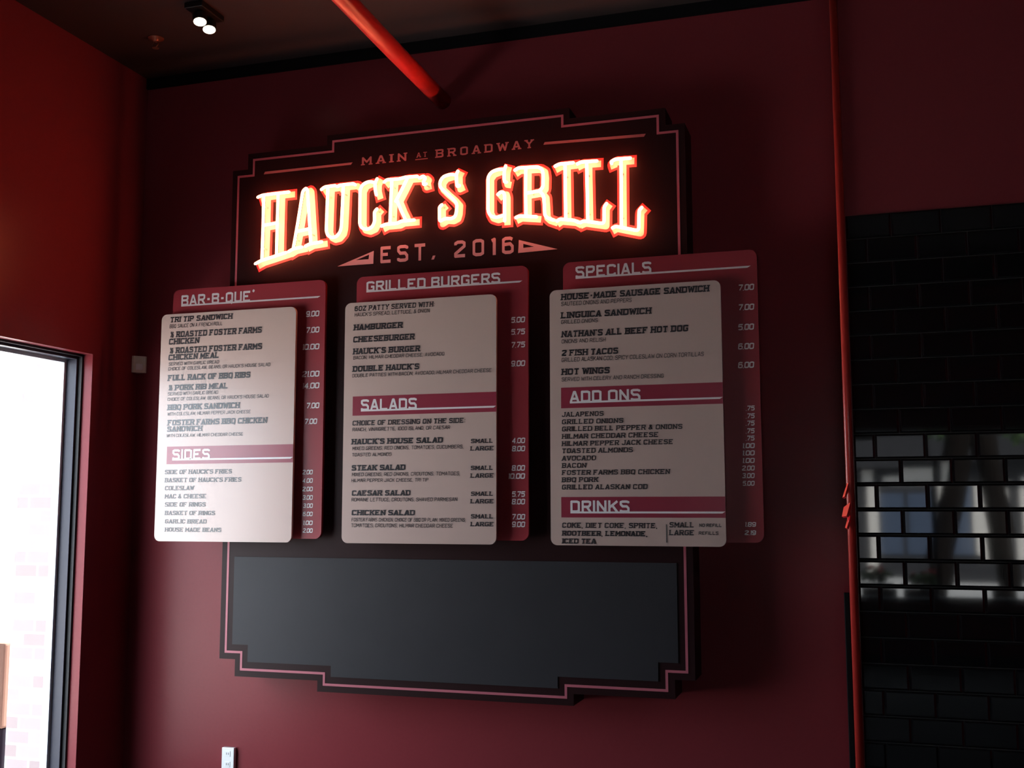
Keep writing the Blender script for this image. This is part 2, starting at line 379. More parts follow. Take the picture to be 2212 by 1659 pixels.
# menu boards, x measured from each board centre; (text, left, baseline z, right, cap height)
BOARDS = [
  {
    'head': [
      ('BAR-B-QUE*',-0.41,2.762,0.044,0.059),
    ],
    'items': [
      ('TRI TIP SANDWICH',-0.446,2.666,-0.063,0.03),
      ('!BBQ SAUCE ON A FRENCH ROLL',-0.447,2.635,-0.122,0.02),
      ('% ROASTED FOSTER FARMS',-0.442,2.583,0.115,0.033),
      ('+CHICKEN',-0.449,2.545,-0.261,0.033),
      ('% ROASTED FOSTER FARMS',-0.442,2.496,0.118,0.033),
      ('+CHICKEN MEAL',-0.449,2.46,-0.138,0.032),
      ('!SERVED WITH GARLIC BREAD',-0.445,2.431,-0.137,0.018),
      ("!CHOICE OF COLESLAW, BEANS, OR HAUCK'S HOUSE SALAD",-0.447,2.405,0.17,0.018),
      ('FULL RACK OF BBQ RIBS',-0.447,2.349,0.053,0.032),
      ('% PORK RIB MEAL',-0.442,2.296,-0.079,0.031),
      ('!SERVED WITH GARLIC BREAD',-0.444,2.27,-0.137,0.018),
      ("!CHOICE OF COLESLAW, BEANS, OR HAUCK'S HOUSE SALAD",-0.446,2.241,0.166,0.018),
      ('BBQ PORK SANDWICH',-0.444,2.191,-0.006,0.031),
      ('!WITH COLESLAW, HILMAR PEPPER JACK CHEESE',-0.443,2.162,0.061,0.018),
      ('FOSTER FARMS BBQ CHICKEN',-0.44,2.109,0.159,0.031),
      ('+SANDWICH',-0.442,2.076,-0.228,0.029),
      ('!WITH COLESLAW, HILMAR CHEDDAR CHEESE',-0.444,2.047,0.019,0.017),
      ("~SIDE OF HAUCK'S FRIES",-0.447,1.851,-0.041,0.023),
      ("~BASKET OF HAUCK'S FRIES",-0.445,1.808,0.016,0.023),
      ('~COLESLAW',-0.443,1.766,-0.266,0.023),
      ('~MAC & CHEESE',-0.442,1.723,-0.191,0.023),
      ('~SIDE OF RINGS',-0.44,1.68,-0.193,0.023),
      ('~BASKET OF RINGS',-0.438,1.636,-0.135,0.022),
      ('~GARLIC BREAD',-0.436,1.592,-0.184,0.022),
      ('~HOUSE MADE BEANS',-0.435,1.549,-0.095,0.022),
    ],
    'price': [('9.00',0.429,2.661,0.031),('7.00',0.431,2.576,0.031),('10.00',0.433,2.488,0.031),('21.00',0.436,2.346,0.031),('14.00',0.437,2.285,0.031),('7.00',0.439,2.182,0.03),('7.00',0.428,2.101,0.029),('2.00',0.409,1.843,0.024),('4.00',0.41,1.8,0.024),('2.00',0.411,1.757,0.024),('3.00',0.412,1.714,0.024),('3.00',0.413,1.673,0.023),('6.00',0.413,1.631,0.023),('1.00',0.414,1.586,0.023),('2.00',0.415,1.547,0.023)],
    'band': [(-0.438, 1.997, 1.904, 'SIDES', -0.403, 1.926, -0.174, 0.056)],
  },
  {
    'head': [
      ('GRILLED BURGERS',-0.407,2.773,0.315,0.054),
    ],
    'items': [
      ('~6OZ PATTY SERVED WITH:',-0.451,2.667,-0.013,0.026),
      ("!HAUCK'S SPREAD, LETTUCE, & ONION",-0.45,2.639,-0.04,0.019),
      ('HAMBURGER',-0.454,2.568,-0.185,0.031),
      ('CHEESEBURGER',-0.456,2.506,-0.12,0.031),
      ("HAUCK'S BURGER",-0.455,2.445,-0.09,0.031),
      ('!BACON, HILMAR CHEDDAR CHEESE, AVOCADO',-0.454,2.419,0.04,0.018),
      ("DOUBLE HAUCK'S",-0.456,2.356,-0.094,0.03),
      ('!DOUBLE PATTIES WITH BACON, AVOCADO, HILMAR CHEDDAR CHEESE',-0.458,2.328,0.285,0.018),
      ('~CHOICE OF DRESSING ON THE SIDE:',-0.453,2.084,0.151,0.025),
      ('!RANCH, VINAIGRETTE, 1000 ISLAND, OR CAESAR',-0.453,2.055,0.072,0.018),
      ("HAUCK'S HOUSE SALAD",-0.456,1.989,0.033,0.028),
      ('=SMALL',0.18,1.984,0.293,0.021),
      ('=LARGE',0.178,1.948,0.297,0.021),
      ('!MIXED GREENS, RED ONIONS, TOMATOES, CUCUMBERS,',-0.451,1.96,0.142,0.018),
      ('!TOASTED ALMONDS',-0.453,1.929,-0.238,0.017),
      ('STEAK SALAD',-0.454,1.858,-0.164,0.028),
      ('=SMALL',0.18,1.854,0.293,0.021),
      ('=LARGE',0.179,1.817,0.297,0.021),
      ('!MIXED GREENS, RED ONIONS, CROUTONS, TOMATOES,',-0.452,1.83,0.125,0.018),
      ('!HILMAR PEPPER JACK CHEESE, TRI TIP',-0.454,1.801,-0.04,0.017),
      ('CAESAR SALAD',-0.451,1.733,-0.135,0.027),
      ('=SMALL',0.181,1.73,0.294,0.021),
      ('=LARGE',0.179,1.694,0.297,0.021),
      ('!ROMAINE LETTUCE, CROUTONS, SHAVED PARMESAN',-0.452,1.705,0.111,0.018),
      ('CHICKEN SALAD',-0.45,1.636,-0.111,0.027),
      ('=SMALL',0.181,1.622,0.294,0.021),
      ('=LARGE',0.18,1.585,0.297,0.021),
      ('!FOSTER FARMS CHICKEN, CHOICE OF BBQ OR PLAIN, MIXED GREENS,',-0.45,1.606,0.155,0.018),
      ('!TOMATOES, CROUTONS, HILMAR CHEDDAR CHEESE',-0.452,1.578,0.09,0.018),
    ],
    'price': [('5.00',0.447,2.571,0.029),('5.75',0.447,2.512,0.029),('7.75',0.447,2.448,0.029),('9.00',0.447,2.356,0.029),('4.00',0.446,1.982,0.027),('8.00',0.446,1.943,0.027),('8.00',0.445,1.85,0.027),('10.00',0.445,1.811,0.027),('5.75',0.445,1.725,0.027),('8.00',0.445,1.689,0.027),('7.00',0.445,1.617,0.027),('9.00',0.445,1.581,0.027)],
    'band': [(-0.453, 2.231, 2.134, 'SALADS', -0.407, 2.157, -0.104, 0.058)],
  },
  {
    'head': [
      ('SPECIALS',-0.399,2.772,-0.03,0.058),
    ],
    'items': [
      ('HOUSE-MADE SAUSAGE SANDWICH',-0.46,2.66,0.243,0.031),
      ('!SAUTEED ONIONS AND PEPPERS',-0.46,2.632,-0.118,0.02),
      ('LINGUICA SANDWICH',-0.461,2.571,-0.027,0.031),
      ('!GRILLED ONIONS',-0.461,2.545,-0.282,0.019),
      ("NATHAN'S ALL BEEF HOT DOG",-0.459,2.48,0.144,0.031),
      ('!ONIONS AND RELISH',-0.459,2.451,-0.245,0.019),
      ('2 FISH TACOS',-0.459,2.39,-0.186,0.03),
      ('!GRILLED ALASKAN COD, SPICY COLESLAW ON CORN TORTILLAS',-0.46,2.362,0.213,0.02),
      ('HOT WINGS',-0.46,2.299,-0.227,0.031),
      ('!SERVED WITH CELERY AND RANCH DRESSING',-0.46,2.269,0.027,0.019),
      ('~JALAPENOS',-0.46,2.1,-0.259,0.023),
      ('~GRILLED ONIONS',-0.46,2.065,-0.165,0.023),
      ('~GRILLED BELL PEPPER & ONIONS',-0.46,2.031,0.109,0.023),
      ('~HILMAR CHEDDAR CHEESE',-0.46,1.996,-0.002,0.023),
      ('~HILMAR PEPPER JACK CHEESE',-0.461,1.962,0.065,0.023),
      ('~TOASTED ALMONDS',-0.461,1.928,-0.122,0.023),
      ('~AVOCADO',-0.461,1.893,-0.298,0.023),
      ('~BACON',-0.461,1.859,-0.344,0.023),
      ('~FOSTER FARMS BBQ CHICKEN',-0.461,1.826,0.048,0.023),
      ('~BBQ PORK',-0.462,1.792,-0.287,0.023),
      ('~GRILLED ALASKAN COD',-0.462,1.758,-0.056,0.023),
      ('~COKE, DIET COKE, SPRITE,',-0.462,1.58,-0.013,0.024),
      ('+ROOTBEER, LEMONADE,',-0.462,1.543,-0.059,0.024),
      ('+ICED TEA',-0.462,1.507,-0.302,0.024),
      ('=SMALL',0.042,1.584,0.153,0.024),
      ('=NO REFILL',0.177,1.587,0.277,0.015),
      ('=LARGE',0.041,1.549,0.153,0.024),
      ('=REFILLS',0.174,1.552,0.262,0.015),
    ],
    'price': [('7.00',0.447,2.664,0.029),('7.00',0.445,2.572,0.029),('5.00',0.442,2.48,0.029),('6.00',0.44,2.391,0.029),('6.00',0.438,2.305,0.029),('.75',0.436,2.11,0.023),('.75',0.435,2.075,0.023),('.75',0.434,2.042,0.023),('.75',0.433,2.007,0.023),('.75',0.432,1.974,0.023),('1.00',0.432,1.94,0.023),('1.00',0.431,1.907,0.023),('1.00',0.43,1.873,0.023),('2.00',0.429,1.839,0.023),('3.00',0.428,1.805,0.023),('5.00',0.427,1.771,0.022),('1.89',0.429,1.588,0.021),('2.19',0.428,1.551,0.021)],
    'band': [(-0.463, 2.239, 2.141, 'ADD ONS', -0.42, 2.166, -0.082, 0.056), (-0.465, 1.723, 1.628, 'DRINKS', -0.421, 1.65, -0.14, 0.057)],
  },
]
# ------------------------------------------------------------------ the room
XL, YB, ZC = -1.953, 0.20, 4.19          # left wall, back wall, ceiling
XR, YF = 5.2, -8.6
WY0, WY1, WZ0, WZ1 = -2.10, -0.19, 0.10, 2.50   # window opening in the left wall

bm = new(); bx(bm, XL - 0.25, XR + 0.2, YF - 0.25, YB + 0.2, -0.15, 0.0); struct('floor', bm, 'floor')
bm = new(); bx(bm, XL - 0.25, XR + 0.2, YF - 0.25, YB + 0.2, ZC, ZC + 0.15); struct('ceiling', bm, 'ceiling')
bm = new(); bx(bm, XL - 0.25, XR + 0.2, YB, YB + 0.2, 0, ZC); struct('wall_back', bm, 'wall')
bm = new(); bx(bm, XR, XR + 0.2, YF, YB, 0, ZC); struct('wall_right', bm, 'wall')
XO = XL - 0.225
bm = new()
bx(bm, XO, XL, WY1, YB, 0, ZC); bx(bm, XO, XL, YF, WY0, 0, ZC)
bx(bm, XO, XL, WY0, WY1, WZ1, ZC); bx(bm, XO, XL, WY0, WY1, 0, WZ0)
struct('wall_left', bm, 'wall')
FX0, FX1, FZ0, FZ1 = 1.55, 3.95, 0.60, 2.55      # window in the front wall, behind the camera
bm = new()
bx(bm, XO, FX0, YF - 0.2, YF, 0, ZC); bx(bm, FX1, XR + 0.2, YF - 0.2, YF, 0, ZC)
bx(bm, FX0, FX1, YF - 0.2, YF, FZ1, ZC); bx(bm, FX0, FX1, YF - 0.2, YF, 0, FZ0)
struct('wall_front', bm, 'wall')
bm = new(); bx(bm, XL, XR, YB - 0.018, YB, ZC - 0.062, ZC); struct('trim_1', bm, 'black_trim')

def window(name, ax, lo, hi, z0, z1, depth, mull, sgn):
    """nested aluminium frame; ax 'x' = wall facing +x, frame depth measured outwards"""
    def ringbox(bm, d0, d1, inset, wdt):
        a, b, c, d = lo + inset, hi - inset, z0 + inset, z1 - inset
        for p in ((a, a + wdt, c, d), (b - wdt, b, c, d), (a + wdt, b - wdt, d - wdt, d), (a + wdt, b - wdt, c, c + wdt)):
            if ax == 'x': bx(bm, depth - d1, depth - d0, p[0], p[1], p[2], p[3])
            else: bx(bm, p[0], p[1], depth - d1, depth - d0, p[2], p[3])
    bm = new(); ringbox(bm, 0.058, 0.082, 0.0, 0.012)
    root = struct(name, bm, 'frame_dark')
    bm = new(); ringbox(bm, 0.082, 0.142, 0.0, 0.026)
    for m_ in mull:
        if ax == 'x': bx(bm, depth - 0.142, depth - 0.082, m_ - 0.025, m_ + 0.025, z0 + 0.026, z1 - 0.026)
        else: bx(bm, m_ - 0.025, m_ + 0.025, depth - 0.142, depth - 0.082, z0 + 0.026, z1 - 0.026)
    struct('window_frame', bm, 'frame', root)
    bm = new(); ringbox(bm, 0.147, 0.19, 0.0, 0.044); struct('glazing_bead', bm, 'bead', root)
    edges = [lo + 0.03] + list(mull) + [hi - 0.03]
    for a, b in zip(edges, edges[1:]):
        bm = new()
        if ax == 'x': vs = [(depth - 0.166, a, z0 + 0.03), (depth - 0.166, b, z0 + 0.03), (depth - 0.166, b, z1 - 0.03), (depth - 0.166, a, z1 - 0.03)]
        else: vs = [(a, depth - 0.166, z0 + 0.03), (b, depth - 0.166, z0 + 0.03), (b, depth - 0.166, z1 - 0.03), (a, depth - 0.166, z1 - 0.03)]
        bm.faces.new([bm.verts.new(v) for v in vs])
        struct('pane', bm, 'glass', root)
    return root
window('window_1', 'x', WY0, WY1, WZ0, WZ1, XL, [], 1)
window('window_2', 'y', FX0, FX1, FZ0, FZ1, YF, [2.75], 1)

# partition with black tiles on the right, flush end dressed with a rounded red strip
PX, PY, TZ = 1.956, -0.185, 2.94
bm = new(); bx(bm, PX, XR, PY, YB, 0, ZC); part_wall = struct('wall_partition', bm, 'wall')
bm = new(); bx(bm, PX + 0.004, XR, PY - 0.007, PY, 0, TZ); struct('grout', bm, 'grout', part_wall)
bm = new()
TW, TH, GAP = 0.2015, 0.1062, 0.0035
row = 0
while TZ - row * TH > 0.0:
    zt = TZ - row * TH; zb = max(zt - TH, 0.0)
    xs = 2.045 + (0 if row % 2 else 0.1007) - 4 * TW
    while xs < XR:
        a, b = max(xs + GAP / 2, PX + 0.004), min(xs + TW - GAP / 2, XR)
        if b - a > 0.012 and zt - zb > 0.03:
            tx, tz = random.gauss(0, 0.0016), random.gauss(0, 0.0016)
            z0_, z1_ = zb + GAP / 2, zt - GAP / 2
            bv = min(0.0075, (b - a) * 0.2)
            cx_, cz_ = (a + b) / 2, (z0_ + z1_) / 2
            o_ = [bm.verts.new((x, PY - 0.0085, z)) for x, z in ((a, z0_), (b, z0_), (b, z1_), (a, z1_))]
            i_ = [bm.verts.new((x, PY - 0.0122 + (x - cx_) * tx + (z - cz_) * tz, z)) for x, z in ((a + bv, z0_ + bv), (b - bv, z0_ + bv), (b - bv, z1_ - bv), (a + bv, z1_ - bv))]
            bm.faces.new(i_)
            for k in range(4): bm.faces.new((o_[k], o_[(k + 1) % 4], i_[(k + 1) % 4], i_[k]))
        xs += TW
    row += 1
tiles = struct('tile_field', bm, 'tile', part_wall)

bm = new()
prof = [(1.922, 0.0), (1.922, -0.012)] + [(1.939 - 0.017 * math.cos(math.radians(a)), -0.012 - 0.012 * math.sin(math.radians(a))) for a in range(15, 180, 15)] + [(1.956, -0.012), (1.956, 0.0)]
lo = [bm.verts.new((x, PY + y, 0.0)) for x, y in prof]; hi = [bm.verts.new((x, PY + y, ZC - 0.01)) for x, y in prof]
n_ = len(prof)
for i in range(n_):
    f = bm.faces.new((lo[i], lo[(i + 1) % n_], hi[(i + 1) % n_], hi[i])); f.smooth = 0 < i < n_ - 2
bm.faces.new(lo[::-1]); bm.faces.new(hi)
bmesh.ops.recalc_face_normals(bm, faces=bm.faces)
bx(bm, 1.922, PX, PY, PY + 0.03, 0, ZC - 0.01)
struct('trim_2', bm, 'strip')
bm = new(); bx(bm, 1.898, 1.921, PY - 0.004, PY + 0.028, 0.0, 1.315, 0.003)
tag(link('corner_guard', bm, 'black_trim', None, (1.91, PY, 0.0)), 'thin black upright guard along the lower part of the red corner strip', 'corner guard')
bm = new()
hn = Vector((-0.57, -0.69, 0.45)).normalized(); hu = Vector((0.0, 0.0, 1.0)); hu = (hu - hn * hu.dot(hn)).normalized(); hv = hn.cross(hu)  # facets shaped and tilted to send the neon's glint to the camera
for c, poly in (((1.922, PY - 0.030, 1.755), [(-0.045, 0.004), (-0.038, -0.006), (0.045, -0.004), (0.046, 0.003)]),
                ((1.920, PY - 0.032, 1.665), [(-0.034, 0.012), (-0.030, -0.012), (0.034, -0.010), (0.012, 0.018)]),
                ((1.924, PY - 0.031, 1.615), [(-0.030, 0.004), (-0.030, -0.006), (0.040, -0.006), (0.036, 0.006)])):
    a_ = [bm.verts.new(Vector(c) + hu * p + hv * q) for p, q in poly]; b_ = [bm.verts.new(v.co - hn * 0.012) for v in a_]
    bm.faces.new(a_); bm.faces.new(b_[::-1])
    for k in range(4): bm.faces.new((a_[(k + 1) % 4], a_[k], b_[k], b_[(k + 1) % 4]))
bmesh.ops.recalc_face_normals(bm, faces=bm.faces)
tag(link('red_facets', bm, 'facets', None, (1.926, PY - 0.024, 1.6)), 'small shiny scrap of bright red tilted to glint on the red corner strip', 'facets')

# ------------------------------------------------------------------ the sign
def stepped(o, top=True, bottom=True):
    """stepped outline in (x, z), grown by o from the red line"""
    H = 1.4107
    xs = (1.2 + o, 1.107 + o, 0.63 + o)
    zs = (2.2 + H - 0.1407 + o, 2.2 + H - 0.0544 + o, 2.2 + H + o)
    zb = [4.4 - z for z in zs]
    right = [(xs[0], zs[0]), (xs[1], zs[0]), (xs[1], zs[1]), (xs[2], zs[1]), (xs[2], zs[2])]
    left = [(-x, z) for x, z in right[::-1]]
    low = [(x, 4.4 - z) for x, z in left[::-1]]
    lowr = [(x, 4.4 - z) for x, z in right[::-1]]
    return right + left + low + lowr
sign = thing('restaurant_sign', 'tall black stepped-edge sign with glowing red neon letters above three menu boards', 'sign', (0, YB, 0.75))
SO = (0, YB, 0.75)
bm = new(); prism(bm, stepped(0.037), 0.0, YB - 0.001); sign_panel = link('sign_panel', bm, 'sign_black', sign, SO)
bm = new()
a, b = stepped(0.006), stepped(-0.006)
va = [bm.verts.new((x, -0.0015, z)) for x, z in a]; vb = [bm.verts.new((x, -0.0015, z)) for x, z in b]
for i in range(len(a)):
    j = (i + 1) % len(a)
    bm.faces.new((va[j], va[i], vb[i], vb[j]))
link('border_line', bm, 'line', sign, SO)
chalk = [(-1.161, 1.419), (-1.161, 0.969), (-1.068, 0.969), (-1.068, 0.883), (-0.591, 0.883), (-0.591, 0.829), (0.591, 0.829), (0.591, 0.883), (1.068, 0.883), (1.068, 0.969), (1.161, 0.969), (1.161, 1.419)]
bm = new(); prism(bm, chalk, -0.004, 0.0); link('chalkboard_panel', bm, 'chalk', sign, SO)
for pts in ([(-1.045, 3.470), (-1.037, 3.484), (-0.515, 3.485), (-0.525, 3.473)], [(0.532, 3.472), (0.539, 3.485), (1.048, 3.474), (1.039, 3.460)]):
    bm = new(); flat(bm, pts, -0.0015); link('rule', bm, 'sign_text_dim', sign, SO)
def row(name, text, x0, x1, z, h, m, weight, slab):
    """a line of sign lettering, each letter a part"""
    w_ = [max(1.1, max(p[0] for s in G[c] for p in s)) + 2.4 for c in text]
    k = (x1 - x0) / (sum(w_) - 2.4); x = x0
    for c, q in zip(text, w_):
        bm = new(); lettering(bm, c, x, x + max(q - 2.4, 1.1) * k, z, h, -0.0015, weight, slab); link(name, bm, m, sign, SO)
        x += q * k
row('street_letter', 'MAIN', -0.461, -0.208, 3.463, 0.044, 'sign_text_dim', 1.15, True)
row('street_letter', 'BROADWAY', -0.043, 0.479, 3.462, 0.044, 'sign_text_dim', 1.15, True)
row('street_letter', 'AT', -0.150, -0.092, 3.474, 0.026, 'sign_text_dim', 1.1, True)
bm = new(); flat(bm, [(-0.158, 3.461), (-0.088, 3.461), (-0.088, 3.466), (-0.158, 3.466)], -0.0015); link('underline', bm, 'sign_text_dim', sign, SO)
for ch, x0, x1 in (('E', -0.348, -0.288), ('S', -0.254, -0.192), ('T', -0.160, -0.096), ('2', 0.060, 0.121), ('0', 0.159, 0.220), ('1', 0.252, 0.282), ('6', 0.315, 0.376)):
    bm = new(); lettering(bm, ch, x0, x1, 2.930, 0.088, -0.0015, 1.15); link('year_letter', bm, 'sign_text', sign, SO)
bm = new(); flat(bm, [(-0.064, 2.930), (-0.050, 2.930), (-0.042, 2.950), (-0.056, 2.950)], -0.0015); link('full_stop', bm, 'sign_text', sign, SO)
def hollow(outer, hole):
    bm = new()
    o_ = [bm.verts.new((x, -0.0015, z)) for x, z in outer]; h_ = [bm.verts.new((x, -0.0015, z)) for x, z in hole]
    for i in range(3):
        j = (i + 1) % 3
        f = bm.faces.new((o_[i], o_[j], h_[j], h_[i])); f.normal_update()
        if f.normal.y > 0: f.normal_flip()
    return bm
link('pennant', hollow([(-0.593, 2.931), (-0.388, 2.931), (-0.386, 2.999)], [(-0.487, 2.957), (-0.415, 2.957), (-0.412, 2.981)]), 'sign_text', sign, SO)
link('pennant', hollow([(0.602, 2.936), (0.399, 2.931), (0.403, 2.997)], [(0.482, 2.957), (0.426, 2.955), (0.426, 2.976)]), 'sign_text', sign, SO)

def smooth_path(pts, y):
    """rounds the corners of a bent glass tube"""
    P_ = [Vector((x, y, z)) for x, z in pts]
    out = [P_[0]]
    for i in range(1, len(P_) - 1):
        a, b, c = P_[i - 1], P_[i], P_[i + 1]
        r = min(0.016, (a - b).length * 0.45, (c - b).length * 0.45)
        p, q = b + (a - b).normalized() * r, b + (c - b).normalized() * r
        for k in range(5):
            t = k / 4
            out.append(p * (1 - t) ** 2 + b * 2 * t * (1 - t) + q * t * t)
    out.append(P_[-1])
    return out

def blob(bm, pts, hw, y, ext):
    P_ = [Vector((x, z)) for x, z in pts]
    for i in range(len(P_) - 1):
        a, b = P_[i], P_[i + 1]
        d = (b - a).normalized(); n = Vector((-d.y, d.x)) * hw
        if i == 0: a = a - d * ext
        if i == len(P_) - 2: b = b + d * ext
        flat(bm, [a + n, a - n, b - n, b + n], y)
    for p in P_[1:-1]:
        flat(bm, [(p.x + hw * math.cos(t * math.pi / 6), p.y + hw * math.sin(t * math.pi / 6)) for t in range(12)], y)

TUBE_Y = -0.052
for ch, strokes in NEON:
    hw = 0.0165
    bm = new()
    for s in strokes: blob(bm, s, hw, -0.004, 0.010)
    face = link('letter_face', bm, 'letter_face', sign, SO)
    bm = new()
    for s in strokes: blob(bm, s, hw + 0.013, -0.002, 0.021)  # wider red layer paints the halo of the neon around each letter
    link('letter_halo_rim', bm, 'letter_halo', face, SO)
    bm = new()
    for s in strokes: tube(bm, smooth_path(s, TUBE_Y), 0.0078, 10)
    link('neon_tube', bm, 'neon', face, SO)
    longest = max(strokes, key=lambda s: sum((Vector(p) - Vector(q)).length for p, q in zip(s, s[1:])))
    for p, q in ((longest[0], longest[1]), (longest[-1], longest[-2])):
        c = Vector(p).lerp(Vector(q), 0.35)
        bm = new(); tube(bm, [(c.x, -0.004, c.y), (c.x, TUBE_Y + 0.006, c.y)], 0.004, 8, True, False)
        link('tube_support', bm, 'glass_rod', face, SO)

# ------------------------------------------------------------------ the three menu boards
LABELS = ['left menu board, red behind cream, headed BAR-B-QUE, hung over the black sign',
          'middle menu board, red behind cream, headed GRILLED BURGERS, hung on the black sign',
          'right menu board, red behind cream, headed SPECIALS, overhanging the black sign']
CEN = (-1.09, 0.008, 1.105)
for bi, (b, cx, dx) in enumerate(zip(BOARDS, CEN, (0.0, -0.004, -0.018))):
    OR = (cx, -0.03, 1.49)
    root = thing('menu_board', LABELS[bi], 'menu board', OR, 'menu boards on the sign')
    bm = new(); prism(bm, round_rect(cx - 0.462, cx + 0.458, 1.517, 2.853, 0.036), -0.055, -0.036)
    red = link('back_panel', bm, 'board_red', root, OR)
    for sx in (-0.36, 0.36):
        for sz in (1.62, 2.70):
            if abs(cx + sx) < 1.2:
                bm = new(); bx(bm, cx + sx - 0.02, cx + sx + 0.02, -0.037, -0.0005, sz - 0.02, sz + 0.02); link('standoff', bm, 'sign_black', red, OR)
    bm = new(); prism(bm, round_rect(cx - 0.499 + dx, cx + 0.314 + dx, 1.499, 2.711, 0.032), -0.10, -0.084)
    cream = link('front_panel', bm, 'board_cream', root, OR)
    for sx in (-0.38, 0.20):
        for sz in (1.60, 2.60):
            bm = new(); bx(bm, cx + sx - 0.015, cx + sx + 0.015, -0.085, -0.055, sz - 0.015, sz + 0.015); link('standoff', bm, 'sign_black', cream, OR)
    # heading on the red panel
    yr, yc = -0.0562, -0.1012
    t, x0, z, x1, h = b['head'][0]
    bm = new(); lettering(bm, t, cx + x0, cx + x1, z, h, yr, 1.2, gap=2.1)
    flat(bm, [(cx + x0, z - 0.003), (cx + 0.415, z - 0.003), (cx + 0.430, z + 0.006), (cx + x0, z + 0.006)], yr)
    link('heading', bm, 'white_print', red, OR)
    for t, xr, z, h in b['price']:
        bm = new(); wd = h * (0.55 * sum(0.9 if c != '.' else 0.45 for c in t) + 0.1) * 1.45
        lettering(bm, t, cx + xr - wd, cx + xr - 0.006, z, h, yr, 1.25, slab=False, gap=1.5, slant=0.12)
        link('price', bm, 'white_print', red, OR)
    for xa, za, zb, t, x0, z, x1, h in b['band']:
        bm = new(); flat(bm, [(cx + xa, zb), (cx + 0.314 + dx, zb), (cx + 0.314 + dx, za), (cx + xa, za)], -0.1006)
        link('section_band', bm, 'band', cream, OR)
        bm = new(); lettering(bm, t, cx + x0, cx + x1, z, h, yc, 1.2, gap=2.1)
        flat(bm, [(cx + x0, z - 0.003), (cx + 0.300 + dx, z - 0.003), (cx + 0.314 + dx, z + 0.006), (cx + x0, z + 0.006)], yc)
        link('section_heading', bm, 'white_print', cream, OR)
    cur = None
    def flush():
        if cur is not None: link('menu_item', cur, 'ink', cream, OR)
    for t, x0, z, x1, h in b['items']:
        k = t[0] if t[0] in '!+~=' else ''
        t = t[1:] if k else t
        if k == '=':
            bm = new(); lettering(bm, t, cx + x0, cx + x1, z, h, yc, 1.3, slab=h > 0.015, gap=2.2, slant=0.08); link('portion_label', bm, 'ink', cream, OR)
            continue
        if k in ('', '~'):
            flush(); cur = new()
        if k == '!': lettering(cur, t, cx + x0, cx + x1, z, h, yc, 0.85, gap=1.7, slant=0.08)
        else: lettering(cur, t, cx + x0, cx + x1, z, h, yc, 1.25 if k == '~' else 1.5, slab=True, gap=2.3, slant=0.08)
    flush()
    if bi == 2:
        bm = new()
        flat(bm, [(1.1315, 1.516), (1.1365, 1.516), (1.1365, 1.598), (1.1315, 1.598)], yc)
        link('divider', bm, 'ink_soft', cream, OR)

# ------------------------------------------------------------------ small things on the walls and the ceiling
bm = new()
tube(bm, [(-0.083, YB, 3.840), (-0.084, -0.45, 3.856), (-0.085, -0.98, 3.874), (-0.087, -3.0, 3.94), (-0.088, -5.0, 4.01)], 0.044, 24, True, False)
pipe = link('pipe', bm, 'pipe', None, (-0.083, YB, 3.84))
tag(pipe, 'red painted pipe running under the dark ceiling into the wall above the sign', 'pipe')

# motion sensor across the room corner
sens = thing('motion_sensor', 'small ivory motion sensor mounted in the corner beside the left menu board', 'sensor', (XL, YB, 2.44))
OS = (XL, YB, 2.44)
def corner_block(bm, w0, z0, z1, push, round_=0):
    # five-sided prism filling the corner; w0 = face width
    a = w0 / math.sqrt(2)
    p = [(XL + 0.0005, YB - 0.0005), (XL + 0.0005, YB - a), (XL + push + 0.0, YB - a - push * 0.0), (XL + a, YB - push), (XL + a, YB - 0.0005)]
    lo_ = [bm.verts.new((x, y, z0)) for x, y in p]; hi_ = [bm.verts.new((x, y, z1)) for x, y in p]
    for i in range(5): bm.faces.new((lo_[i], lo_[(i + 1) % 5], hi_[(i + 1) % 5], hi_[i]))
    bm.faces.new(lo_[::-1]); bm.faces.new(hi_)
    bmesh.ops.recalc_face_normals(bm, faces=bm.faces)
bm = new(); corner_block(bm, 0.082, 2.44, 2.535, 0.012)
link('housing', bm, 'plastic', sens, OS)
d = Vector((1, -1, 0)).normalized(); t_ = Vector((1, 1, 0)).normalized()
c0 = Vector((XL + 0.037, YB - 0.037, 0)) 
bm = new()
prev = None
for k in range(9):
    a = math.radians(-60 + 15 * k)
    p = c0 + t_ * 0.022 * math.sin(a) + d * (0.011 * math.cos(a) - 0.006)
    cur_ = (bm.verts.new((p.x, p.y, 2.455)), bm.verts.new((p.x, p.y, 2.49)))
    if prev: bm.faces.new((prev[0], cur_[0], cur_[1], prev[1])).smooth = True
    prev = cur_
link('sensor_lens', bm, 'white_plastic', sens, OS)

# wall outlet near the floor
out = thing('wall_outlet', 'white raised outlet box low on the red wall under the sign', 'outlet', (-1.281, YB, 0.285))
OO = (-1.281, YB, 0.285)
bm = new(); bx(bm, -1.318, -1.244, YB - 0.024, YB - 0.0005, 0.288, 0.403, 0.003); cover = link('cover', bm, 'white_plastic', out, OO)
for z in (0.318, 0.372):
    bm = new(); bx(bm, -1.297, -1.265, YB - 0.0262, YB - 0.022, z - 0.014, z + 0.014, 0.0012); rc = link('socket', bm, 'white_plastic', out, OO)
    bm = new()
    for x in (-1.287, -1.275): bx(bm, x - 0.0012, x + 0.0012, YB - 0.0268, YB - 0.0255, z - 0.005, z + 0.006)
    link('slot', bm, 'slot', rc, OO)

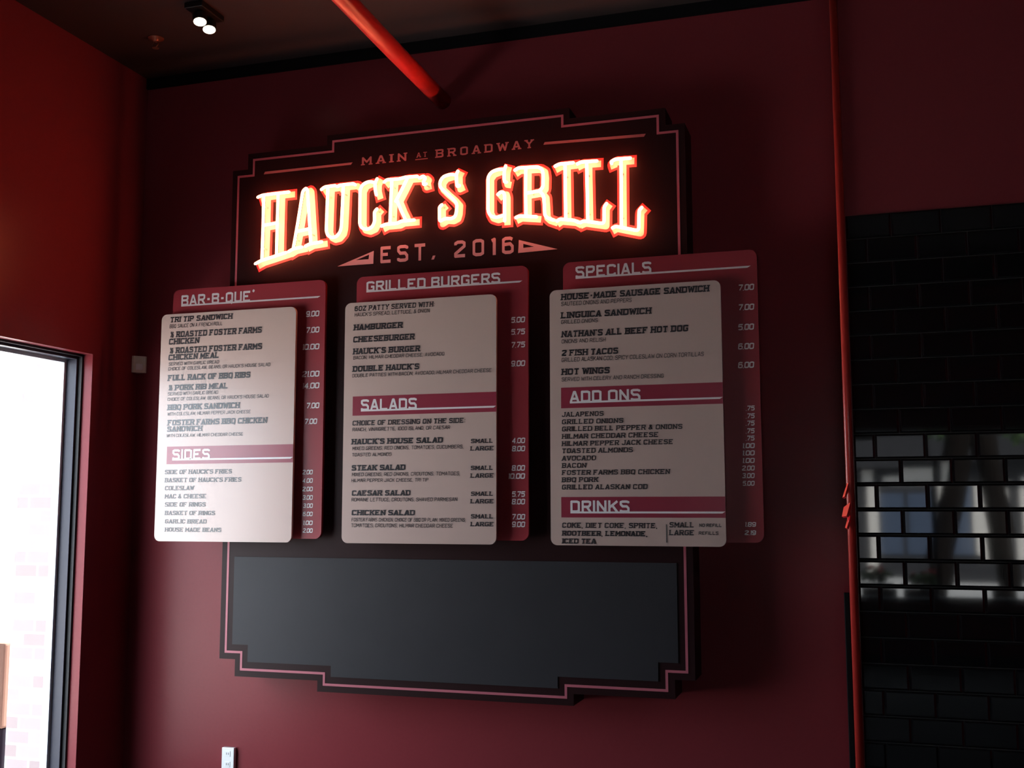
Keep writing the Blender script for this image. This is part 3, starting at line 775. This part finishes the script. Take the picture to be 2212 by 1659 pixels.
# twin spotlight on the ceiling
spot = thing('ceiling_spotlight', 'black twin spotlight with two bright round lamps on the dark ceiling', 'spotlight', (-1.115, -0.485, ZC))
OP = (-1.115, -0.485, ZC)
bm = new(); bx(bm, -1.165, -1.06, -0.60, -0.40, ZC - 0.03, ZC, 0.004); link('mounting_box', bm, 'lamp_black', spot, OP)
nrm = Vector((0.20, -0.22, -0.95)).normalized()
for x, y, z in ((-1.107, -0.545, 4.11), (-1.114, -0.452, 4.11)):
    c = Vector((x, y, z))
    bm = new(); disc_stack(bm, c, -nrm, [(0.035, -0.006), (0.036, 0.0), (0.036, 0.03), (0.026, 0.045), (0.012, 0.05), (0.012, 0.075)], 24)
    head = link('lamp_head', bm, 'lamp_black', spot, OP)
    bm = new(); disc_stack(bm, c, nrm, [(0.0315, 0.004), (0.0315, 0.007), (0.026, 0.009), (0.013, 0.010)], 24); link('lens', bm, 'lens', head, OP)

# sprinkler on the ceiling
spr = thing('ceiling_sprinkler', 'small reddish sprinkler head on the ceiling beside the twin spotlight', 'sprinkler', (-1.555, -0.285, ZC))
OK = (-1.555, -0.285, ZC)
bm = new(); disc_stack(bm, (-1.555, -0.285, ZC), (0, 0, -1), [(0.042, 0.0), (0.042, 0.004), (0.022, 0.014), (0.014, 0.02)], 20); link('escutcheon', bm, 'brass', spr, OK)
bm = new()
for s in (-1, 1): tube(bm, [(-1.555 + s * 0.008, -0.285, ZC - 0.018), (-1.555 + s * 0.017, -0.285, ZC - 0.032), (-1.555 + s * 0.004, -0.285, ZC - 0.052)], 0.003, 8)
link('frame_arms', bm, 'brass', spr, OK)
bm = new(); disc_stack(bm, (-1.555, -0.285, ZC - 0.053), (0, 0, -1), [(0.006, 0), (0.018, 0.002), (0.018, 0.004)], 16); link('deflector', bm, 'brass', spr, OK)

# ------------------------------------------------------------------ outside the windows
bm = new(); bx(bm, -40, 40, -9.9, 20, -0.4, -0.16)
g = struct('floor_outside', bm, 'pave')
bm = new(); bx(bm, -40, 40, -40, -9.9, -0.4, -0.18); struct('floor_street', bm, 'asphalt')
bm = new(); bx(bm, -2.425, XO - 0.002, -0.17, 0.40, -0.16, 5.0)
tag(link('brick_pier', bm, 'brick', None, (-2.27, 0.1, -0.16)), 'sunlit pale brick pier just outside the left window', 'pier')
far = thing('litter_bin', 'brown litter bin with a dark base outside, at the left edge beyond the brick pier', 'bin', (-3.47, 0.95, -0.16))
OB = (-3.47, 0.95, -0.16)
bm = new(); bx(bm, -3.67, -3.285, 0.76, 1.15, -0.16, 0.276, 0.01); link('base', bm, 'dark_base', far, OB)
bm = new(); bx(bm, -3.68, -3.275, 0.74, 1.16, 0.276, 0.81, 0.015); link('bin_body', bm, 'brown', far, OB)
# across the street, seen mirrored in the black tiles
shop = thing('street_building', 'pale building with dark windows across the street mirrored in the black tiles', 'building', (5, -24, -0.16))
OH = (5, -24, -0.16)
bm = new(); bx(bm, -2, 14, -28, -24, -0.16, 2.75); bx(bm, -2, 14, -28, -23.7, 2.75, 4.6); link('wall', bm, 'facade_dark', shop, OH)
for x0, x1, z0, z1 in ((2.1, 2.35, -0.1, 2.7), (2.6, 3.6, 2.2, 2.55), (4.55, 5.35, 0.4, 2.2), (5.6, 6.4, 0.4, 2.3), (3.75, 3.95, -0.1, 2.7)):
    bm = new(); bx(bm, x0, x1, -24.06, -23.99, z0, z1); link('pale_panel', bm, 'facade', shop, OH)
for x0, x1, z0, z1 in ((2.4, 2.95, 0.5, 2.0), (3.05, 3.65, 0.5, 2.0), (4.0, 4.5, 0.4, 2.3), (2.2, 3.6, 2.75, 3.4), (4.2, 6.4, 2.9, 3.6)):
    bm = new(); bx(bm, x0, x1, -24.05, -23.98, z0, z1); link('window', bm, 'facade_glass', shop, OH)

def foliage(bm, c, r, n, size):
    for _ in range(n):
        v = Vector((random.gauss(0, 1), random.gauss(0, 1), random.gauss(0, 1))).normalized() * random.random() ** 0.4
        p = Vector(c) + Vector((v.x * r[0], v.y * r[1], v.z * r[2]))
        a = Vector((random.gauss(0, 1), random.gauss(0, 1), random.gauss(0, 1))).normalized()
        b_ = a.cross(Vector((random.gauss(0, 1), random.gauss(0, 1), random.gauss(0, 1)))).normalized()
        s = size * random.uniform(0.6, 1.3)
        bm.faces.new([bm.verts.new(p + q) for q in (a * s, b_ * s * 0.5, -a * s, -b_ * s * 0.5)])
for lab, pts, cr in (('leaning dark tree trunk outside, mirrored in the middle of the tiles', [(2.80, -11, -0.16), (2.92, -11, 0.9), (3.12, -11, 1.7), (3.30, -11, 2.6), (3.4, -11, 3.6)], (3.05, -11.2, 3.4)),
                     ('second dark tree trunk outside, mirrored at the right of the tiles', [(3.95, -12.0, -0.16), (3.85, -12.0, 1.2), (3.70, -12.0, 2.4), (3.62, -12.0, 3.6)], (4.25, -12.4, 3.4))):
    tr = thing('street_tree', lab, 'tree', pts[0], 'trees outside the front window')
    bm = new(); tube(bm, pts, 0.16, 12, True, False); link('trunk', bm, 'bark', tr, pts[0])
    bm = new(); foliage(bm, cr, (0.42, 0.4, 0.9), 500, 0.07); link('crown', bm, 'leaf', tr, pts[0])
for lab, cx in (('planter of red flowers outside, mirrored beside the red corner strip', 2.12), ('planter of red flowers outside, mirrored further right in the tiles', 2.62)):
    pl = thing('flower_planter', lab, 'planter', (cx, -9.4, -0.16), 'flower planters outside the front window')
    OPL = (cx, -9.4, -0.16)
    bm = new(); bx(bm, cx - 0.21, cx + 0.21, -9.55, -9.25, -0.16, 0.70, 0.01); link('trough', bm, 'frame_dark', pl, OPL)
    bm = new(); foliage(bm, (cx, -9.4, 0.80), (0.2, 0.14, 0.09), 260, 0.035); link('leaves', bm, 'leaf', pl, OPL)
    bm = new()
    for k in range(7):
        p = (cx + random.uniform(-0.18, 0.18), -9.4 + random.uniform(-0.08, 0.12), 0.86 + random.uniform(-0.03, 0.05))
        foliage(bm, p, (0.025, 0.025, 0.018), 24, 0.02)
    link('blossoms', bm, 'petal', pl, OPL)
